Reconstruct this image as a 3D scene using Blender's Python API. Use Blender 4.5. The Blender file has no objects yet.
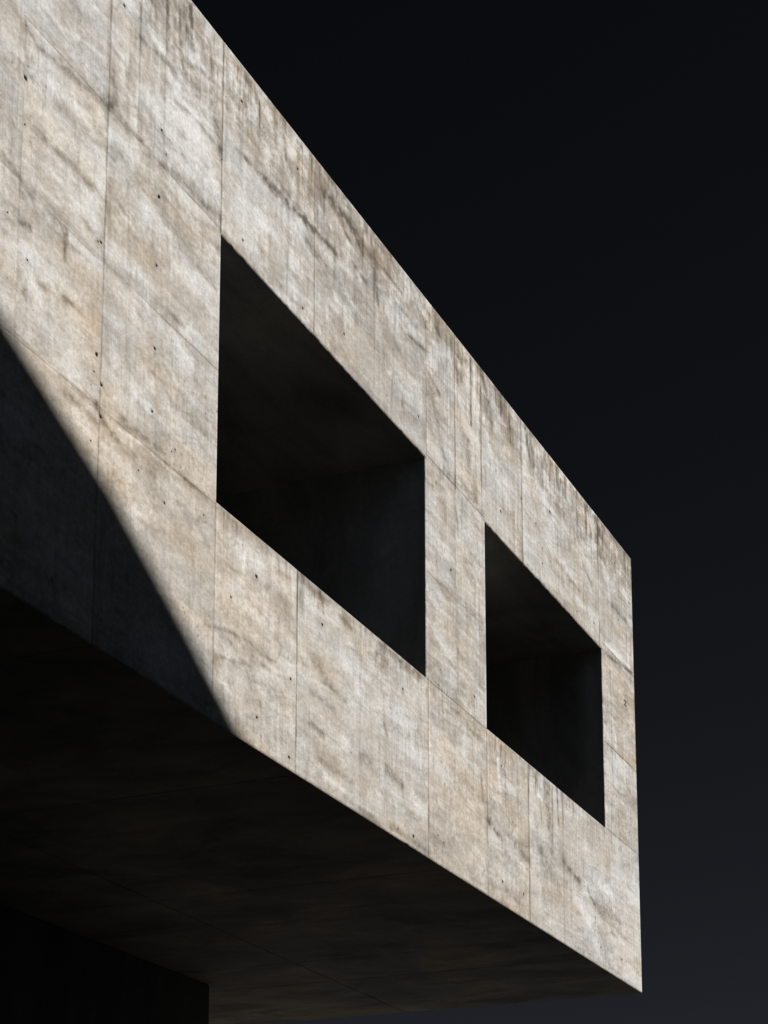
import bpy, bmesh, math
import numpy as np
from mathutils import Vector, Matrix

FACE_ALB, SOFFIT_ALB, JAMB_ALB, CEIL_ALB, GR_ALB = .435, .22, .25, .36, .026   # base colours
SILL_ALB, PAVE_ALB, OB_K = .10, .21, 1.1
SUN_AZ, SUN_EL, SUN_E, SUN_ANG = 20.0, 35.0, 5.0, .42    # sun: degrees right of the wall normal, height, strength, size
SKY_ALT, SKY_AIR, SKY_DUST, SKY_SAT, SKY_VAL, SKY_STR, EXPO = 3000.0, 1.0, .5, .34, .0212, .05, 0.0
SKY_GAMMA, SKY_OZ = 1.85, 2.0
STROKE_K = 1.6

# ------------------------------------------------------------------ basics
C = bpy.context.scene.collection
scene = bpy.context.scene
H = 5.4                      # height of the raised volume
DEPTH = 9.0                  # how far it reaches back from the facade
LEFT = -30.0                 # its far end, outside the picture
GROUND = -6.35
W1 = (-10.593, -6.604)       # the two openings: left and right edges
W2 = (-5.075, -1.285)
SILL, LINTEL = 1.656, 3.785

def tag(o, label=None, cat=None, group=None, kind=None):
    for k, v in (('label', label), ('category', cat), ('group', group), ('kind', kind)):
        if v: o[k] = v
    return o

def empty(name, loc, parent=None):
    o = bpy.data.objects.new(name, None); C.objects.link(o); o.location = loc
    o.parent = parent
    return o

def mesh_obj(name, verts, faces, mat, parent=None):
    me = bpy.data.meshes.new(name)
    me.from_pydata([tuple(map(float, v)) for v in verts], [], faces)
    me.materials.append(mat); me.validate(); me.update()
    o = bpy.data.objects.new(name, me); C.objects.link(o); o.parent = parent
    return o

def bm_obj(name, bm, mat, parent=None):
    me = bpy.data.meshes.new(name); bm.to_mesh(me); bm.free()
    me.materials.append(mat)
    o = bpy.data.objects.new(name, me); C.objects.link(o); o.parent = parent
    return o

def add_box(bm, x0, x1, y0, y1, z0, z1, bevel=0.0):
    r = bmesh.ops.create_cube(bm, size=1.0)
    vs = r['verts']
    for v in vs:
        v.co = Vector(((x0 + x1) / 2 + v.co.x * (x1 - x0), (y0 + y1) / 2 + v.co.y * (y1 - y0), (z0 + z1) / 2 + v.co.z * (z1 - z0)))
    if bevel:
        es = {e for v in vs for e in v.link_edges}
        bmesh.ops.bevel(bm, geom=list(es), offset=bevel, segments=1, affect='EDGES')

# ------------------------------------------------------------------ lattice noise in numpy
_tabs = {}
def vnoise(x, y, seed):
    if seed not in _tabs:
        _tabs[seed] = np.random.RandomState(seed).rand(256, 256).astype(np.float32)
    t = _tabs[seed]
    xi = np.floor(x).astype(np.int64); yi = np.floor(y).astype(np.int64)
    fx = x - xi; fy = y - yi
    fx = fx * fx * fx * (fx * (fx * 6 - 15) + 10); fy = fy * fy * fy * (fy * (fy * 6 - 15) + 10)
    a = t[xi & 255, yi & 255]; b = t[(xi + 1) & 255, yi & 255]
    c = t[xi & 255, (yi + 1) & 255]; d = t[(xi + 1) & 255, (yi + 1) & 255]
    return (a * (1 - fx) + b * fx) * (1 - fy) + (c * (1 - fx) + d * fx) * fy

def fbm(x, y, seed, octs=4, gain=0.5):
    s = np.zeros_like(x); amp = 1.0; tot = 0.0
    for k in range(octs):
        s += amp * (vnoise(x * 2 ** k + 17.3 * k, y * 2 ** k + 9.1 * k, seed + k) - 0.5)
        tot += amp; amp *= gain
    return s / tot * 2.2            # roughly -1..1

def sstep(a, b, x):
    t = np.clip((x - a) / (b - a), 0, 1)
    return t * t * (3 - 2 * t)

HOLES = [
    (-11.51, 3.55, 3.0), (-13.19, 3.40, 2.4), (-13.18, 3.08, 1.2), (-12.05, 4.70, 1.8), (-11.50, 4.08, 1.6), (-11.43, 3.94, 1.0),
    (-10.60, 4.40, 1.2), (-11.53, 3.02, 1.4), (-10.82, 3.87, 0.8), (-12.25, 2.79, 1.5), (-12.29, 2.78, 1.2), (-13.33, 2.39, 1.2),
    (-13.10, 2.20, 1.2), (-12.26, 1.98, 2.8), (-12.29, 1.84, 1.3), (-12.19, 1.80, 1.6), (-12.19, 1.57, 1.8), (-12.30, 1.35, 1.3),
    (-11.53, 2.39, 1.7), (-11.54, 1.92, 1.6), (-11.21, 1.78, 1.0), (-11.26, 1.75, 1.2), (-11.70, 1.42, 1.3), (-11.34, 1.33, 1.4),
    (-10.78, 1.48, 1.2), (-10.30, 5.07, 1.6), (-9.32, 5.08, 1.5), (-10.25, 3.92, 1.4), (-9.20, 3.91, 1.6), (-8.40, 4.09, 1.5),
    (-7.14, 4.06, 1.3), (-6.77, 4.10, 1.6), (-6.35, 3.64, 1.0), (-4.61, 4.08, 2.6), (-5.99, 2.92, 2.0), (-6.35, 2.86, 1.2),
    (-6.26, 1.84, 1.3), (-5.40, 1.87, 1.4), (-6.31, 1.68, 1.2), (-9.95, 1.33, 3.0), (-10.35, 1.01, 1.4), (-8.80, 1.37, 1.8),
    (-7.15, 1.36, 1.6), (-9.36, 0.72, 1.6), (-9.91, 0.24, 1.6), (-9.86, 0.38, 0.9), (-9.37, 0.09, 1.8), (-6.92, 0.11, 2.6),
    (-7.26, 0.08, 1.4), (-4.69, 1.39, 1.6), (-4.37, 0.91, 1.2), (-4.69, 0.23, 2.4), (-4.09, 0.24, 2.0), (-6.22, 0.23, 1.2),
    (-6.35, 0.26, 1.2), (-5.18, 0.22, 1.2), (-3.07, 4.72, 2.6), (-3.53, 4.39, 1.6), (-3.32, 4.20, 1.2), (-3.35, 4.02, 1.6),
    (-0.69, 5.06, 1.5), (-1.56, 4.00, 1.8), (-2.19, 3.91, 1.0), (-0.61, 4.38, 1.6), (-0.13, 4.77, 1.5), (-0.29, 2.37, 1.2),
    (-0.36, 1.84, 1.4), (-1.95, 1.36, 1.3), (-1.57, 0.21, 1.4), (-0.78, 0.24, 1.8), (-0.15, 0.21, 1.2), (-4.74, 4.47, 1.0),
    (-3.99, 4.48, 1.4), (-4.10, 4.10, 1.0), (-12.69, 0.25, 2.0),
]
STROKES = [
    (0.07, -0.3, 'g', [(-13.22, 3.75), (-13.07, 3.71), (-12.81, 3.74), (-12.67, 3.76), (-12.44, 3.78), (-12.22, 3.81)]),
    (0.05, -0.22, 'b', [(-13.39, 3.81), (-13.22, 3.75)]),
    (0.14, -0.22, 'g', [(-12.34, 3.88), (-12.12, 3.88)]),
    (0.09, -0.2, 'g', [(-12.18, 4.19), (-12.12, 3.90)]),
    (0.06, -0.26, 'g', [(-13.05, 3.12), (-12.83, 3.12), (-12.63, 3.13), (-12.41, 3.12), (-12.22, 3.12)]),
    (0.05, -0.2, 'g', [(-13.43, 2.74), (-13.29, 2.71), (-13.18, 2.67)]),
    (0.1, 0.24, 'w', [(-12.89, 3.56), (-12.68, 3.57), (-12.48, 3.56)]),
    (0.1, 0.22, 'w', [(-12.34, 3.73), (-12.23, 3.62)]),
    (0.03, 0.26, 'w', [(-12.83, 4.01), (-12.52, 4.10), (-12.26, 4.14)]),
    (0.03, 0.2, 'w', [(-12.80, 3.99), (-12.70, 3.99)]),
    (0.16, -0.12, 'b', [(-12.69, 4.21), (-12.40, 4.19), (-12.23, 4.11)]),
    (0.1, -0.16, 'b', [(-12.85, 3.43), (-12.65, 3.46)]),
    (0.2, -0.22, 'b', [(-11.40, 5.18), (-11.28, 5.18), (-11.04, 5.18), (-10.76, 5.15)]),
    (0.05, -0.35, 'b', [(-11.46, 5.19), (-11.44, 4.75)]),
    (0.07, -0.4, 'b', [(-11.12, 5.32), (-11.06, 4.95)]),
    (0.05, -0.22, 'b', [(-11.28, 5.19), (-11.25, 4.81)]),
    (0.04, -0.22, 'b', [(-10.82, 5.22), (-10.78, 4.99)]),
    (0.04, -0.2, 'b', [(-11.68, 5.04), (-11.70, 4.79)]),
    (0.04, -0.2, 'g', [(-11.83, 4.93), (-11.82, 4.51)]),
    (0.06, -0.28, 'g', [(-11.83, 4.61), (-11.69, 4.61), (-11.48, 4.66), (-11.29, 4.64)]),
    (0.05, -0.3, 'g', [(-11.22, 4.81), (-10.97, 4.91), (-10.78, 4.95), (-10.65, 4.96)]),
    (0.14, -0.22, 'g', [(-11.17, 4.74), (-10.99, 4.69)]),
    (0.12, -0.28, 'g', [(-10.78, 4.82), (-10.62, 4.46)]),
    (0.06, -0.26, 'b', [(-11.31, 4.43), (-10.95, 4.47), (-10.60, 4.47)]),
    (0.07, -0.26, 'b', [(-11.51, 3.81), (-11.15, 3.88), (-10.85, 3.88), (-10.62, 3.91)]),
    (0.05, -0.3, 'b', [(-12.17, 3.85), (-11.99, 3.84), (-11.76, 3.83)]),
    (0.16, 0.26, 'w', [(-11.39, 4.36), (-11.10, 4.38), (-10.85, 4.32)]),
    (0.12, 0.22, 'w', [(-12.05, 4.26), (-11.88, 3.93)]),
    (0.07, 0.26, 'w', [(-11.67, 4.73), (-11.49, 4.71)]),
    (0.1, 0.18, 'w', [(-10.75, 4.18), (-10.62, 4.05)]),
    (0.1, -0.12, 'b', [(-11.91, 3.60), (-11.71, 3.49)]),
    (0.1, 0.16, 'w', [(-12.09, 3.08), (-11.76, 3.17)]),
    (0.12, -0.12, 'g', [(-12.18, 2.69), (-11.71, 2.73), (-11.39, 2.75)]),
    (0.05, -0.2, 'b', [(-11.35, 2.76), (-11.12, 2.77)]),
    (0.12, 0.18, 'w', [(-11.22, 3.16), (-10.82, 3.14), (-10.65, 2.98)]),
    (0.1, -0.13, 'g', [(-11.24, 3.49), (-11.06, 3.40)]),
    (0.05, -0.2, 'g', [(-10.51, 4.61), (-10.15, 4.64)]),
    (0.07, -0.32, 'b', [(-10.22, 4.63), (-9.89, 4.65)]),
    (0.09, -0.46, 'g', [(-9.89, 4.65), (-9.49, 4.68), (-9.04, 4.72)]),
    (0.06, -0.44, 'g', [(-9.27, 4.71), (-9.00, 4.72), (-8.57, 4.75)]),
    (0.1, -0.26, 'g', [(-9.15, 4.56), (-8.92, 4.53)]),
    (0.06, -0.26, 'b', [(-10.08, 5.30), (-9.96, 5.08)]),
    (0.05, -0.26, 'b', [(-9.56, 5.36), (-9.53, 5.04)]),
    (0.05, -0.26, 'b', [(-10.25, 5.14), (-10.19, 4.88)]),
    (0.05, -0.3, 'g', [(-9.33, 5.33), (-9.24, 5.32)]),
    (0.08, -0.18, 'b', [(-10.34, 5.32), (-10.13, 5.28)]),
    (0.08, -0.14, 'b', [(-10.52, 4.90), (-9.95, 4.83)]),
    (0.07, 0.3, 'w', [(-9.86, 5.26), (-9.79, 5.26)]),
    (0.12, 0.22, 'w', [(-9.85, 5.02), (-9.60, 5.00)]),
    (0.1, 0.18, 'w', [(-9.46, 5.17), (-9.18, 5.12)]),
    (0.07, 0.22, 'w', [(-8.93, 4.99), (-8.69, 4.94)]),
    (0.13, -0.42, 'b', [(-8.85, 5.19), (-8.58, 5.17), (-8.25, 5.17)]),
    (0.09, -0.26, 'b', [(-8.25, 5.19), (-7.74, 5.13)]),
    (0.04, -0.4, 'g', [(-8.39, 5.05), (-8.29, 5.03)]),
    (0.05, -0.35, 'b', [(-8.19, 5.14), (-8.02, 5.04)]),
    (0.06, -0.34, 'g', [(-7.78, 5.10), (-7.69, 4.75)]),
    (0.05, -0.3, 'g', [(-7.56, 5.15), (-7.15, 5.14)]),
    (0.05, -0.3, 'g', [(-8.25, 4.85), (-7.91, 4.81)]),
    (0.05, -0.28, 'g', [(-7.58, 4.94), (-7.15, 4.97)]),
    (0.04, -0.42, 'g', [(-7.01, 4.80), (-6.80, 4.82), (-6.53, 4.86)]),
    (0.09, -0.22, 'g', [(-6.84, 5.23), (-6.60, 5.11)]),
    (0.07, -0.3, 'b', [(-6.48, 5.27), (-6.23, 5.19)]),
    (0.07, 0.26, 'w', [(-8.06, 5.33), (-7.95, 5.17)]),
    (0.06, 0.26, 'w', [(-7.78, 5.32), (-7.51, 5.25)]),
    (0.06, 0.24, 'w', [(-7.69, 4.95), (-7.24, 4.96)]),
    (0.06, 0.26, 'w', [(-8.59, 4.34), (-8.37, 4.34)]),
    (0.12, 0.18, 'w', [(-7.47, 4.22), (-6.97, 4.22)]),
    (0.14, -0.12, 'b', [(-8.18, 4.53), (-7.86, 4.41)]),
    (0.08, -0.16, 'b', [(-10.29, 3.73), (-9.92, 3.73)]),
    (0.08, -0.16, 'b', [(-9.67, 4.08), (-9.58, 4.06)]),
    (0.16, 0.2, 'w', [(-9.94, 4.28), (-9.26, 4.22)]),
    (0.1, -0.14, 'b', [(-10.29, 3.86), (-9.61, 3.87)]),
    (0.14, -0.18, 'g', [(-5.71, 5.30), (-5.61, 4.72)]),
    (0.04, -0.44, 'g', [(-5.44, 5.33), (-5.43, 4.64)]),
    (0.08, -0.3, 'b', [(-5.11, 5.33), (-4.94, 5.14), (-4.84, 4.89)]),
    (0.04, -0.28, 'b', [(-4.59, 5.36), (-4.57, 5.19)]),
    (0.03, -0.2, 'b', [(-5.16, 5.36), (-5.17, 4.18)]),
    (0.2, -0.16, 'g', [(-5.67, 4.48), (-5.34, 4.00)]),
    (0.06, -0.3, 'g', [(-5.51, 4.45), (-5.41, 4.43)]),
    (0.1, -0.18, 'b', [(-6.44, 4.51), (-6.25, 4.12), (-6.12, 3.97)]),
    (0.05, -0.26, 'b', [(-6.53, 4.66), (-6.24, 4.57)]),
    (0.12, -0.24, 'g', [(-6.12, 3.87), (-5.53, 3.90), (-5.12, 3.86)]),
    (0.16, 0.14, 'p', [(-4.45, 5.15), (-4.20, 4.71)]),
    (0.08, 0.24, 'w', [(-5.06, 4.87), (-4.90, 4.62)]),
    (0.08, 0.2, 'w', [(-6.58, 4.74), (-6.49, 4.71)]),
    (0.1, 0.22, 'w', [(-4.68, 4.39), (-4.33, 4.27)]),
    (0.1, -0.3, 'g', [(-3.84, 5.35), (-3.69, 5.07)]),
    (0.06, -0.24, 'g', [(-3.30, 5.20), (-3.28, 4.91)]),
    (0.05, -0.3, 'b', [(-2.90, 5.26), (-2.88, 5.04)]),
    (0.05, -0.24, 'b', [(-2.28, 5.26), (-2.25, 5.06)]),
    (0.08, -0.2, 'b', [(-1.63, 5.23), (-1.02, 5.16)]),
    (0.08, 0.24, 'w', [(-3.66, 5.16), (-3.50, 5.07)]),
    (0.06, -0.24, 'g', [(-2.89, 4.24), (-2.06, 4.19)]),
    (0.06, -0.24, 'b', [(-1.93, 4.56), (-1.61, 4.44)]),
    (0.09, -0.26, 'b', [(-1.00, 4.49), (-0.20, 4.48)]),
    (0.06, -0.3, 'b', [(-1.28, 3.76), (-0.08, 3.90)]),
    (0.05, 0.4, 'w', [(-1.12, 3.90), (-0.16, 3.94)]),
    (0.14, 0.22, 'w', [(-2.82, 4.27), (-2.23, 4.26)]),
    (0.08, 0.22, 'w', [(-1.28, 4.88), (-0.82, 4.74)]),
    (0.05, -0.35, 'g', [(-0.64, 4.47), (-0.53, 4.44)]),
    (0.07, -0.2, 'b', [(-3.43, 3.80), (-2.91, 3.77), (-2.50, 3.85)]),
    (0.13, -0.3, 'g', [(-3.35, 1.58), (-3.19, 0.94)]),
    (0.05, -0.34, 'b', [(-2.99, 1.62), (-2.95, 1.25)]),
    (0.04, -0.3, 'g', [(-3.54, 1.36), (-3.49, 1.11)]),
    (0.09, -0.36, 'g', [(-2.83, 0.88), (-2.27, 0.80)]),
    (0.08, -0.34, 'g', [(-1.99, 0.77), (-1.75, 0.66)]),
    (0.16, -0.24, 'g', [(-1.64, 0.68), (-0.90, 0.70)]),
    (0.07, 0.32, 'w', [(-1.63, 0.93), (-1.11, 0.91)]),
    (0.14, -0.18, 'g', [(-3.57, 0.83), (-2.95, 0.55)]),
    (0.18, -0.16, 'g', [(-3.71, 1.10), (-3.42, 0.65)]),
    (0.1, 0.18, 'w', [(-2.45, 0.61), (-1.95, 0.39)]),
    (0.05, -0.3, 'b', [(-1.22, 0.49), (-0.92, 0.46)]),
    (0.08, -0.36, 'g', [(-5.10, 0.74), (-4.69, 0.64)]),
    (0.18, -0.16, 'g', [(-5.02, 0.81), (-3.94, 0.73)]),
    (0.07, -0.3, 'g', [(-4.32, 0.69), (-3.88, 0.62)]),
    (0.06, -0.3, 'b', [(-5.25, 1.14), (-5.20, 0.89)]),
    (0.05, -0.24, 'g', [(-4.58, 1.51), (-4.57, 1.03)]),
    (0.06, 0.28, 'w', [(-4.78, 1.43), (-4.73, 1.03)]),
    (0.08, 0.2, 'w', [(-4.41, 0.56), (-4.04, 0.52)]),
    (0.06, -0.22, 'g', [(-3.84, 1.65), (-3.54, 1.47)]),
    (0.05, 0.3, 'w', [(-3.60, 1.40), (-3.48, 1.38)]),
    (0.14, -0.18, 'b', [(-6.48, 1.58), (-5.27, 1.53)]),
    (0.03, -0.18, 'b', [(-6.23, 1.66), (-6.19, 1.20)]),
    (0.03, 0.2, 'w', [(-5.69, 1.45), (-5.65, 0.83)]),
    (0.03, 0.2, 'w', [(-6.55, 1.14), (-6.51, 0.92)]),
    (0.03, -0.18, 'b', [(-5.92, 1.38), (-5.93, 0.80)]),
    (0.03, -0.18, 'b', [(-5.48, 1.47), (-5.44, 0.84)]),
    (0.12, -0.22, 'g', [(-8.21, 0.53), (-7.81, 0.48)]),
    (0.11, -0.22, 'g', [(-7.52, 0.53), (-7.13, 0.50)]),
    (0.06, -0.3, 'b', [(-7.17, 0.50), (-7.13, 0.36)]),
    (0.07, -0.32, 'g', [(-9.01, 0.49), (-8.77, 0.46)]),
    (0.05, -0.26, 'g', [(-7.56, 0.92), (-7.50, 0.85)]),
    (0.09, 0.26, 'w', [(-8.37, 0.54), (-8.13, 0.52)]),
    (0.12, 0.2, 'w', [(-7.11, 0.52), (-6.65, 0.37)]),
    (0.06, -0.22, 'b', [(-8.86, 0.24), (-8.21, 0.23)]),
    (0.06, -0.24, 'b', [(-8.35, 0.06), (-7.64, 0.02)]),
    (0.07, -0.25, 'b', [(-7.43, 0.07), (-6.54, 0.05)]),
    (0.12, -0.14, 'g', [(-10.51, 1.61), (-10.14, 1.58), (-9.81, 1.58)]),
    (0.05, -0.36, 'g', [(-8.84, 1.63), (-8.78, 1.48)]),
    (0.1, -0.22, 'b', [(-9.21, 1.60), (-8.75, 1.59)]),
    (0.09, -0.26, 'b', [(-7.64, 1.61), (-7.21, 1.61), (-6.76, 1.61)]),
    (0.06, -0.25, 'b', [(-8.46, 1.57), (-8.22, 1.53)]),
    (0.12, -0.24, 'g', [(-8.98, 1.05), (-8.64, 0.91)]),
    (0.14, 0.2, 'w', [(-10.25, 1.46), (-9.73, 1.51)]),
    (0.12, 0.2, 'w', [(-8.46, 1.27), (-8.06, 1.06)]),
    (0.05, -0.2, 'g', [(-8.83, 0.89), (-8.35, 0.88)]),
    (0.06, -0.2, 'b', [(-9.01, 0.75), (-8.55, 0.73)]),
    (0.03, -0.22, 'g', [(-10.73, 0.67), (-10.35, 0.75), (-10.04, 0.78), (-9.84, 0.75), (-9.62, 0.77), (-9.51, 0.91), (-9.58, 0.95)]),
    (0.03, -0.18, 'g', [(-10.38, 0.68), (-10.11, 0.58), (-10.00, 0.43)]),
    (0.03, -0.2, 'g', [(-10.00, 0.69), (-9.62, 0.67), (-9.37, 0.71)]),
    (0.03, -0.2, 'b', [(-10.57, 0.50), (-10.11, 0.58)]),
    (0.14, -0.12, 'g', [(-10.43, 0.66), (-9.87, 0.70)]),
    (0.12, 0.18, 'w', [(-10.29, 1.06), (-9.72, 1.03)]),
    (0.12, 0.2, 'w', [(-10.72, 0.48), (-10.57, 0.24)]),
    (0.07, -0.26, 'b', [(-12.66, 1.54), (-12.44, 1.54), (-12.25, 1.52)]),
    (0.09, -0.3, 'g', [(-11.92, 1.67), (-11.62, 1.68), (-11.42, 1.69)]),
    (0.05, -0.22, 'g', [(-11.72, 1.90), (-11.56, 1.88), (-11.36, 1.88)]),
    (0.06, -0.3, 'b', [(-12.25, 1.63), (-12.10, 1.52), (-11.97, 1.53)]),
    (0.12, -0.16, 'b', [(-12.09, 1.45), (-11.81, 1.50), (-11.52, 1.50)]),
    (0.05, -0.24, 'b', [(-11.34, 1.63), (-11.02, 1.63), (-10.72, 1.62)]),
    (0.025, 0.35, 'w', [(-11.97, 1.59), (-11.68, 1.62), (-11.27, 1.60), (-11.10, 1.62)]),
    (0.1, 0.24, 'w', [(-11.71, 2.14), (-11.55, 2.11)]),
    (0.07, 0.3, 'w', [(-11.44, 2.14), (-11.32, 2.05)]),
    (0.12, 0.2, 'w', [(-12.03, 2.05), (-11.70, 1.96)]),
    (0.1, 0.2, 'w', [(-11.29, 2.64), (-11.02, 2.55)]),
    (0.04, 0.3, 'w', [(-11.72, 1.16), (-11.71, 0.98)]),
    (0.05, -0.16, 'b', [(-12.68, 1.61), (-12.20, 1.63)]),
    (0.06, -0.26, 'b', [(-12.91, 2.63), (-12.79, 2.64), (-12.67, 2.63)]),
    (0.05, -0.34, 'b', [(-12.67, 2.64), (-12.68, 2.44)]),
    (0.16, -0.14, 'b', [(-13.03, 2.58), (-12.74, 2.53)]),
    (0.05, -0.24, 'b', [(-12.67, 2.17), (-12.45, 2.18)]),
    (0.05, -0.36, 'g', [(-13.19, 2.41), (-13.08, 2.42)]),
    (0.08, -0.22, 'b', [(-13.18, 2.63), (-13.07, 2.65)]),
    (0.1, -0.16, 'b', [(-12.78, 2.20), (-12.66, 2.16)]),
    (0.18, 0.08, 'p', [(-12.60, 2.19), (-12.29, 2.14)]),
    (0.18, 0.06, 'p', [(-12.73, 2.47), (-12.31, 2.42)]),
    (0.16, 0.2, 'w', [(-13.18, 2.22), (-12.94, 2.01)]),
    (0.05, -0.25, 'b', [(-12.97, 2.12), (-12.88, 2.11)]),
    (0.08, -0.2, 'b', [(-13.11, 1.96), (-13.07, 1.94)]),
    (0.06, -0.2, 'b', [(-12.45, 2.82), (-12.24, 2.78)]),
    (0.1, 0.16, 'w', [(-12.45, 2.98), (-12.32, 2.98)]),
    (0.14, -0.12, 'b', [(-6.25, 3.71), (-6.11, 3.37)]),
    (0.06, -0.22, 'g', [(-5.87, 3.67), (-5.80, 3.40)]),
    (0.14, 0.08, 'p', [(-5.69, 3.65), (-5.38, 3.47)]),
    (0.05, -0.16, 'b', [(-6.34, 2.69), (-5.76, 2.71), (-5.15, 2.68)]),
    (0.1, 0.16, 'w', [(-6.26, 3.11), (-5.96, 3.03)]),
    (0.03, -0.14, 'g', [(-5.80, 3.50), (-5.84, 1.50)]),
    (0.05, 0.24, 'w', [(-5.73, 1.73), (-5.47, 1.65)]),
    (0.1, 0.14, 'w', [(-1.08, 3.36), (-0.75, 2.61)]),
    (0.04, -0.16, 'b', [(-0.98, 3.63), (-0.97, 2.31)]),
    (0.06, 0.25, 'w', [(-8.73, 0.14), (-8.35, 0.11)]),
    (0.1, 0.12, 'p', [(-10.24, 0.06), (-9.69, 0.04)]),
]
# mark (-0.41, 3.42)

# vertical joints (u, v0, v1, groove depth in m, dirt) and horizontal ones (v, u0, u1, ...)
VJ = [(-13.2, 1.64, 3.0, 0, .15), (-13.2, 3.0, 5.4, 0, .10), (-12.212, 0, H, .006, .22), (-10.606, 0, SILL, .007, .22), (-10.606, LINTEL, H, .010, .34),
      (-11.82, 3.9, 5.0, 0, .22), (-11.47, 3.95, H, 0, .22), (-11.51, 2.0, 3.4, 0, .08), (-11.0, 3.2, 4.4, 0, .08),
      (-8.995, LINTEL, 5.15, .006, .22), (-9.255, 0, SILL, .010, .34), (-7.78, 3.9, 5.2, 0, .18), (-8.06, 0, 1.35, 0, .10),
      (-6.585, LINTEL, 5.15, .006, .16), (-6.57, 0, SILL, .009, .24), (-5.862, LINTEL, H, .010, .34), (-5.86, 1.64, LINTEL, 0, .08),
      (-5.42, 4.65, 5.35, 0, .22), (-5.155, LINTEL, 5.25, .006, .22), (-5.088, 0, SILL, .006, .18), (-3.965, LINTEL, H, .010, .36), (-3.90, 0, SILL, .009, .30),
      (-2.815, 3.9, 5.35, 0, .14), (-2.815, 0, SILL, 0, .16), (-2.22, 4.3, 5.2, 0, .12), (-1.362, LINTEL, 5.35, .007, .26), (-.55, 4.2, 5.2, 0, .16),
      (-14.8, 0, H, .008, .26), (-16.4, 0, H, .008, .26), (-18.0, 0, H, .008, .26), (-20.5, 0, H, .008, .26), (-23.0, 0, H, .008, .26), (-25.5, 0, H, .008, .26)]
HJ = [(3.812, LEFT, -10.62, .003, .24), (3.815, -6.585, -5.09, .007, .26), (3.87, -1.27, 0, .007, .26), (2.675, LEFT, -10.61, .003, .22), (2.68, -6.59, -5.09, .004, .16),
      (2.685, -1.27, 0, .005, .22), (1.625, LEFT, -10.61, .003, .22), (1.645, -6.59, -5.09, .006, .22), (1.656, -1.27, 0, .006, .24)]

# ------------------------------------------------------------------ node helpers
def new_mat(name):
    m = bpy.data.materials.new(name); m.use_nodes = True
    nt = m.node_tree; nt.nodes.clear()
    out = nt.nodes.new('ShaderNodeOutputMaterial'); b = nt.nodes.new('ShaderNodeBsdfPrincipled')
    nt.links.new(b.outputs[0], out.inputs[0])
    b.inputs['Roughness'].default_value = 0.88
    b.inputs['Specular IOR Level'].default_value = 0.25
    return m, nt, b

class N:
    def __init__(s, nt): s.nt = nt
    def put(s, sock, v):
        if hasattr(v, 'is_linked') or hasattr(v, 'links'): s.nt.links.new(v, sock)
        else: sock.default_value = v
    def pos(s, scale, loc=(0, 0, 0), rot=(0, 0, 0)):
        t = s.nt.nodes.new('ShaderNodeTexCoord'); m = s.nt.nodes.new('ShaderNodeMapping')
        m.inputs['Scale'].default_value = scale; m.inputs['Location'].default_value = loc; m.inputs['Rotation'].default_value = rot
        s.nt.links.new(t.outputs['Object'], m.inputs[0]); return m.outputs[0]
    def noise(s, vec, scale=1, detail=4, rough=.55, dist=0):
        n = s.nt.nodes.new('ShaderNodeTexNoise'); s.nt.links.new(vec, n.inputs['Vector'])
        n.inputs['Scale'].default_value = scale; n.inputs['Detail'].default_value = detail
        n.inputs['Roughness'].default_value = rough; n.inputs['Distortion'].default_value = dist
        return n.outputs['Fac']
    def remap(s, v, a, b, c, d):
        n = s.nt.nodes.new('ShaderNodeMapRange'); s.put(n.inputs[0], v)
        for i, q in enumerate((a, b, c, d)): n.inputs[i + 1].default_value = q
        return n.outputs[0]
    def math(s, op, a, b=0.0):
        n = s.nt.nodes.new('ShaderNodeMath'); n.operation = op; s.put(n.inputs[0], a); s.put(n.inputs[1], b); return n.outputs[0]
    def mul(s, col, fac):
        n = s.nt.nodes.new('ShaderNodeVectorMath'); n.operation = 'SCALE'; s.put(n.inputs[0], col); s.put(n.inputs['Scale'], fac); return n.outputs[0]
    def mix(s, fac, a, b):
        n = s.nt.nodes.new('ShaderNodeMix'); n.data_type = 'RGBA'; s.put(n.inputs['Factor'], fac)
        s.put(n.inputs[6], a); s.put(n.inputs[7], b); return n.outputs[2]
    def bump(s, h, strength, dist):
        n = s.nt.nodes.new('ShaderNodeBump'); n.inputs['Strength'].default_value = strength; n.inputs['Distance'].default_value = dist
        s.nt.links.new(h, n.inputs['Height']); return n.outputs[0]

# the weathered face: colours cast into the concrete (vertex colours) and fine grain on top
m_face, nt, bs = new_mat('weathered_concrete'); n = N(nt)
at = nt.nodes.new('ShaderNodeAttribute'); at.attribute_name = 'stain_shade'
g1 = n.noise(n.pos((22, 22, 30)), 1, 7, .72)
g2 = n.noise(n.pos((60, 60, 90)), 1, 3, .6)
g3 = n.noise(n.pos((40, 40, 7)), 1, 4, .6)
k = n.math('MULTIPLY', n.remap(g1, .25, .75, .70, 1.30), n.math('MULTIPLY', n.remap(g2, .25, .75, .86, 1.14), n.remap(g3, .25, .75, .95, 1.05)))
g4 = n.noise(n.pos((5, 5, 42)), 1, 5, .62, .4); g5 = n.noise(n.pos((34, 34, 38)), 1, 2, .5)
k = n.math('MULTIPLY', k, n.math('MULTIPLY', n.remap(g4, .3, .7, .965, 1.035), n.remap(g5, .27, .36, .80, 1.0)))
nt.links.new(n.mul(at.outputs['Color'], k), bs.inputs['Base Color'])
nt.links.new(n.bump(n.math('ADD', g1, n.math('MULTIPLY', g2, .5)), .35, .006), bs.inputs['Normal'])

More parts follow.
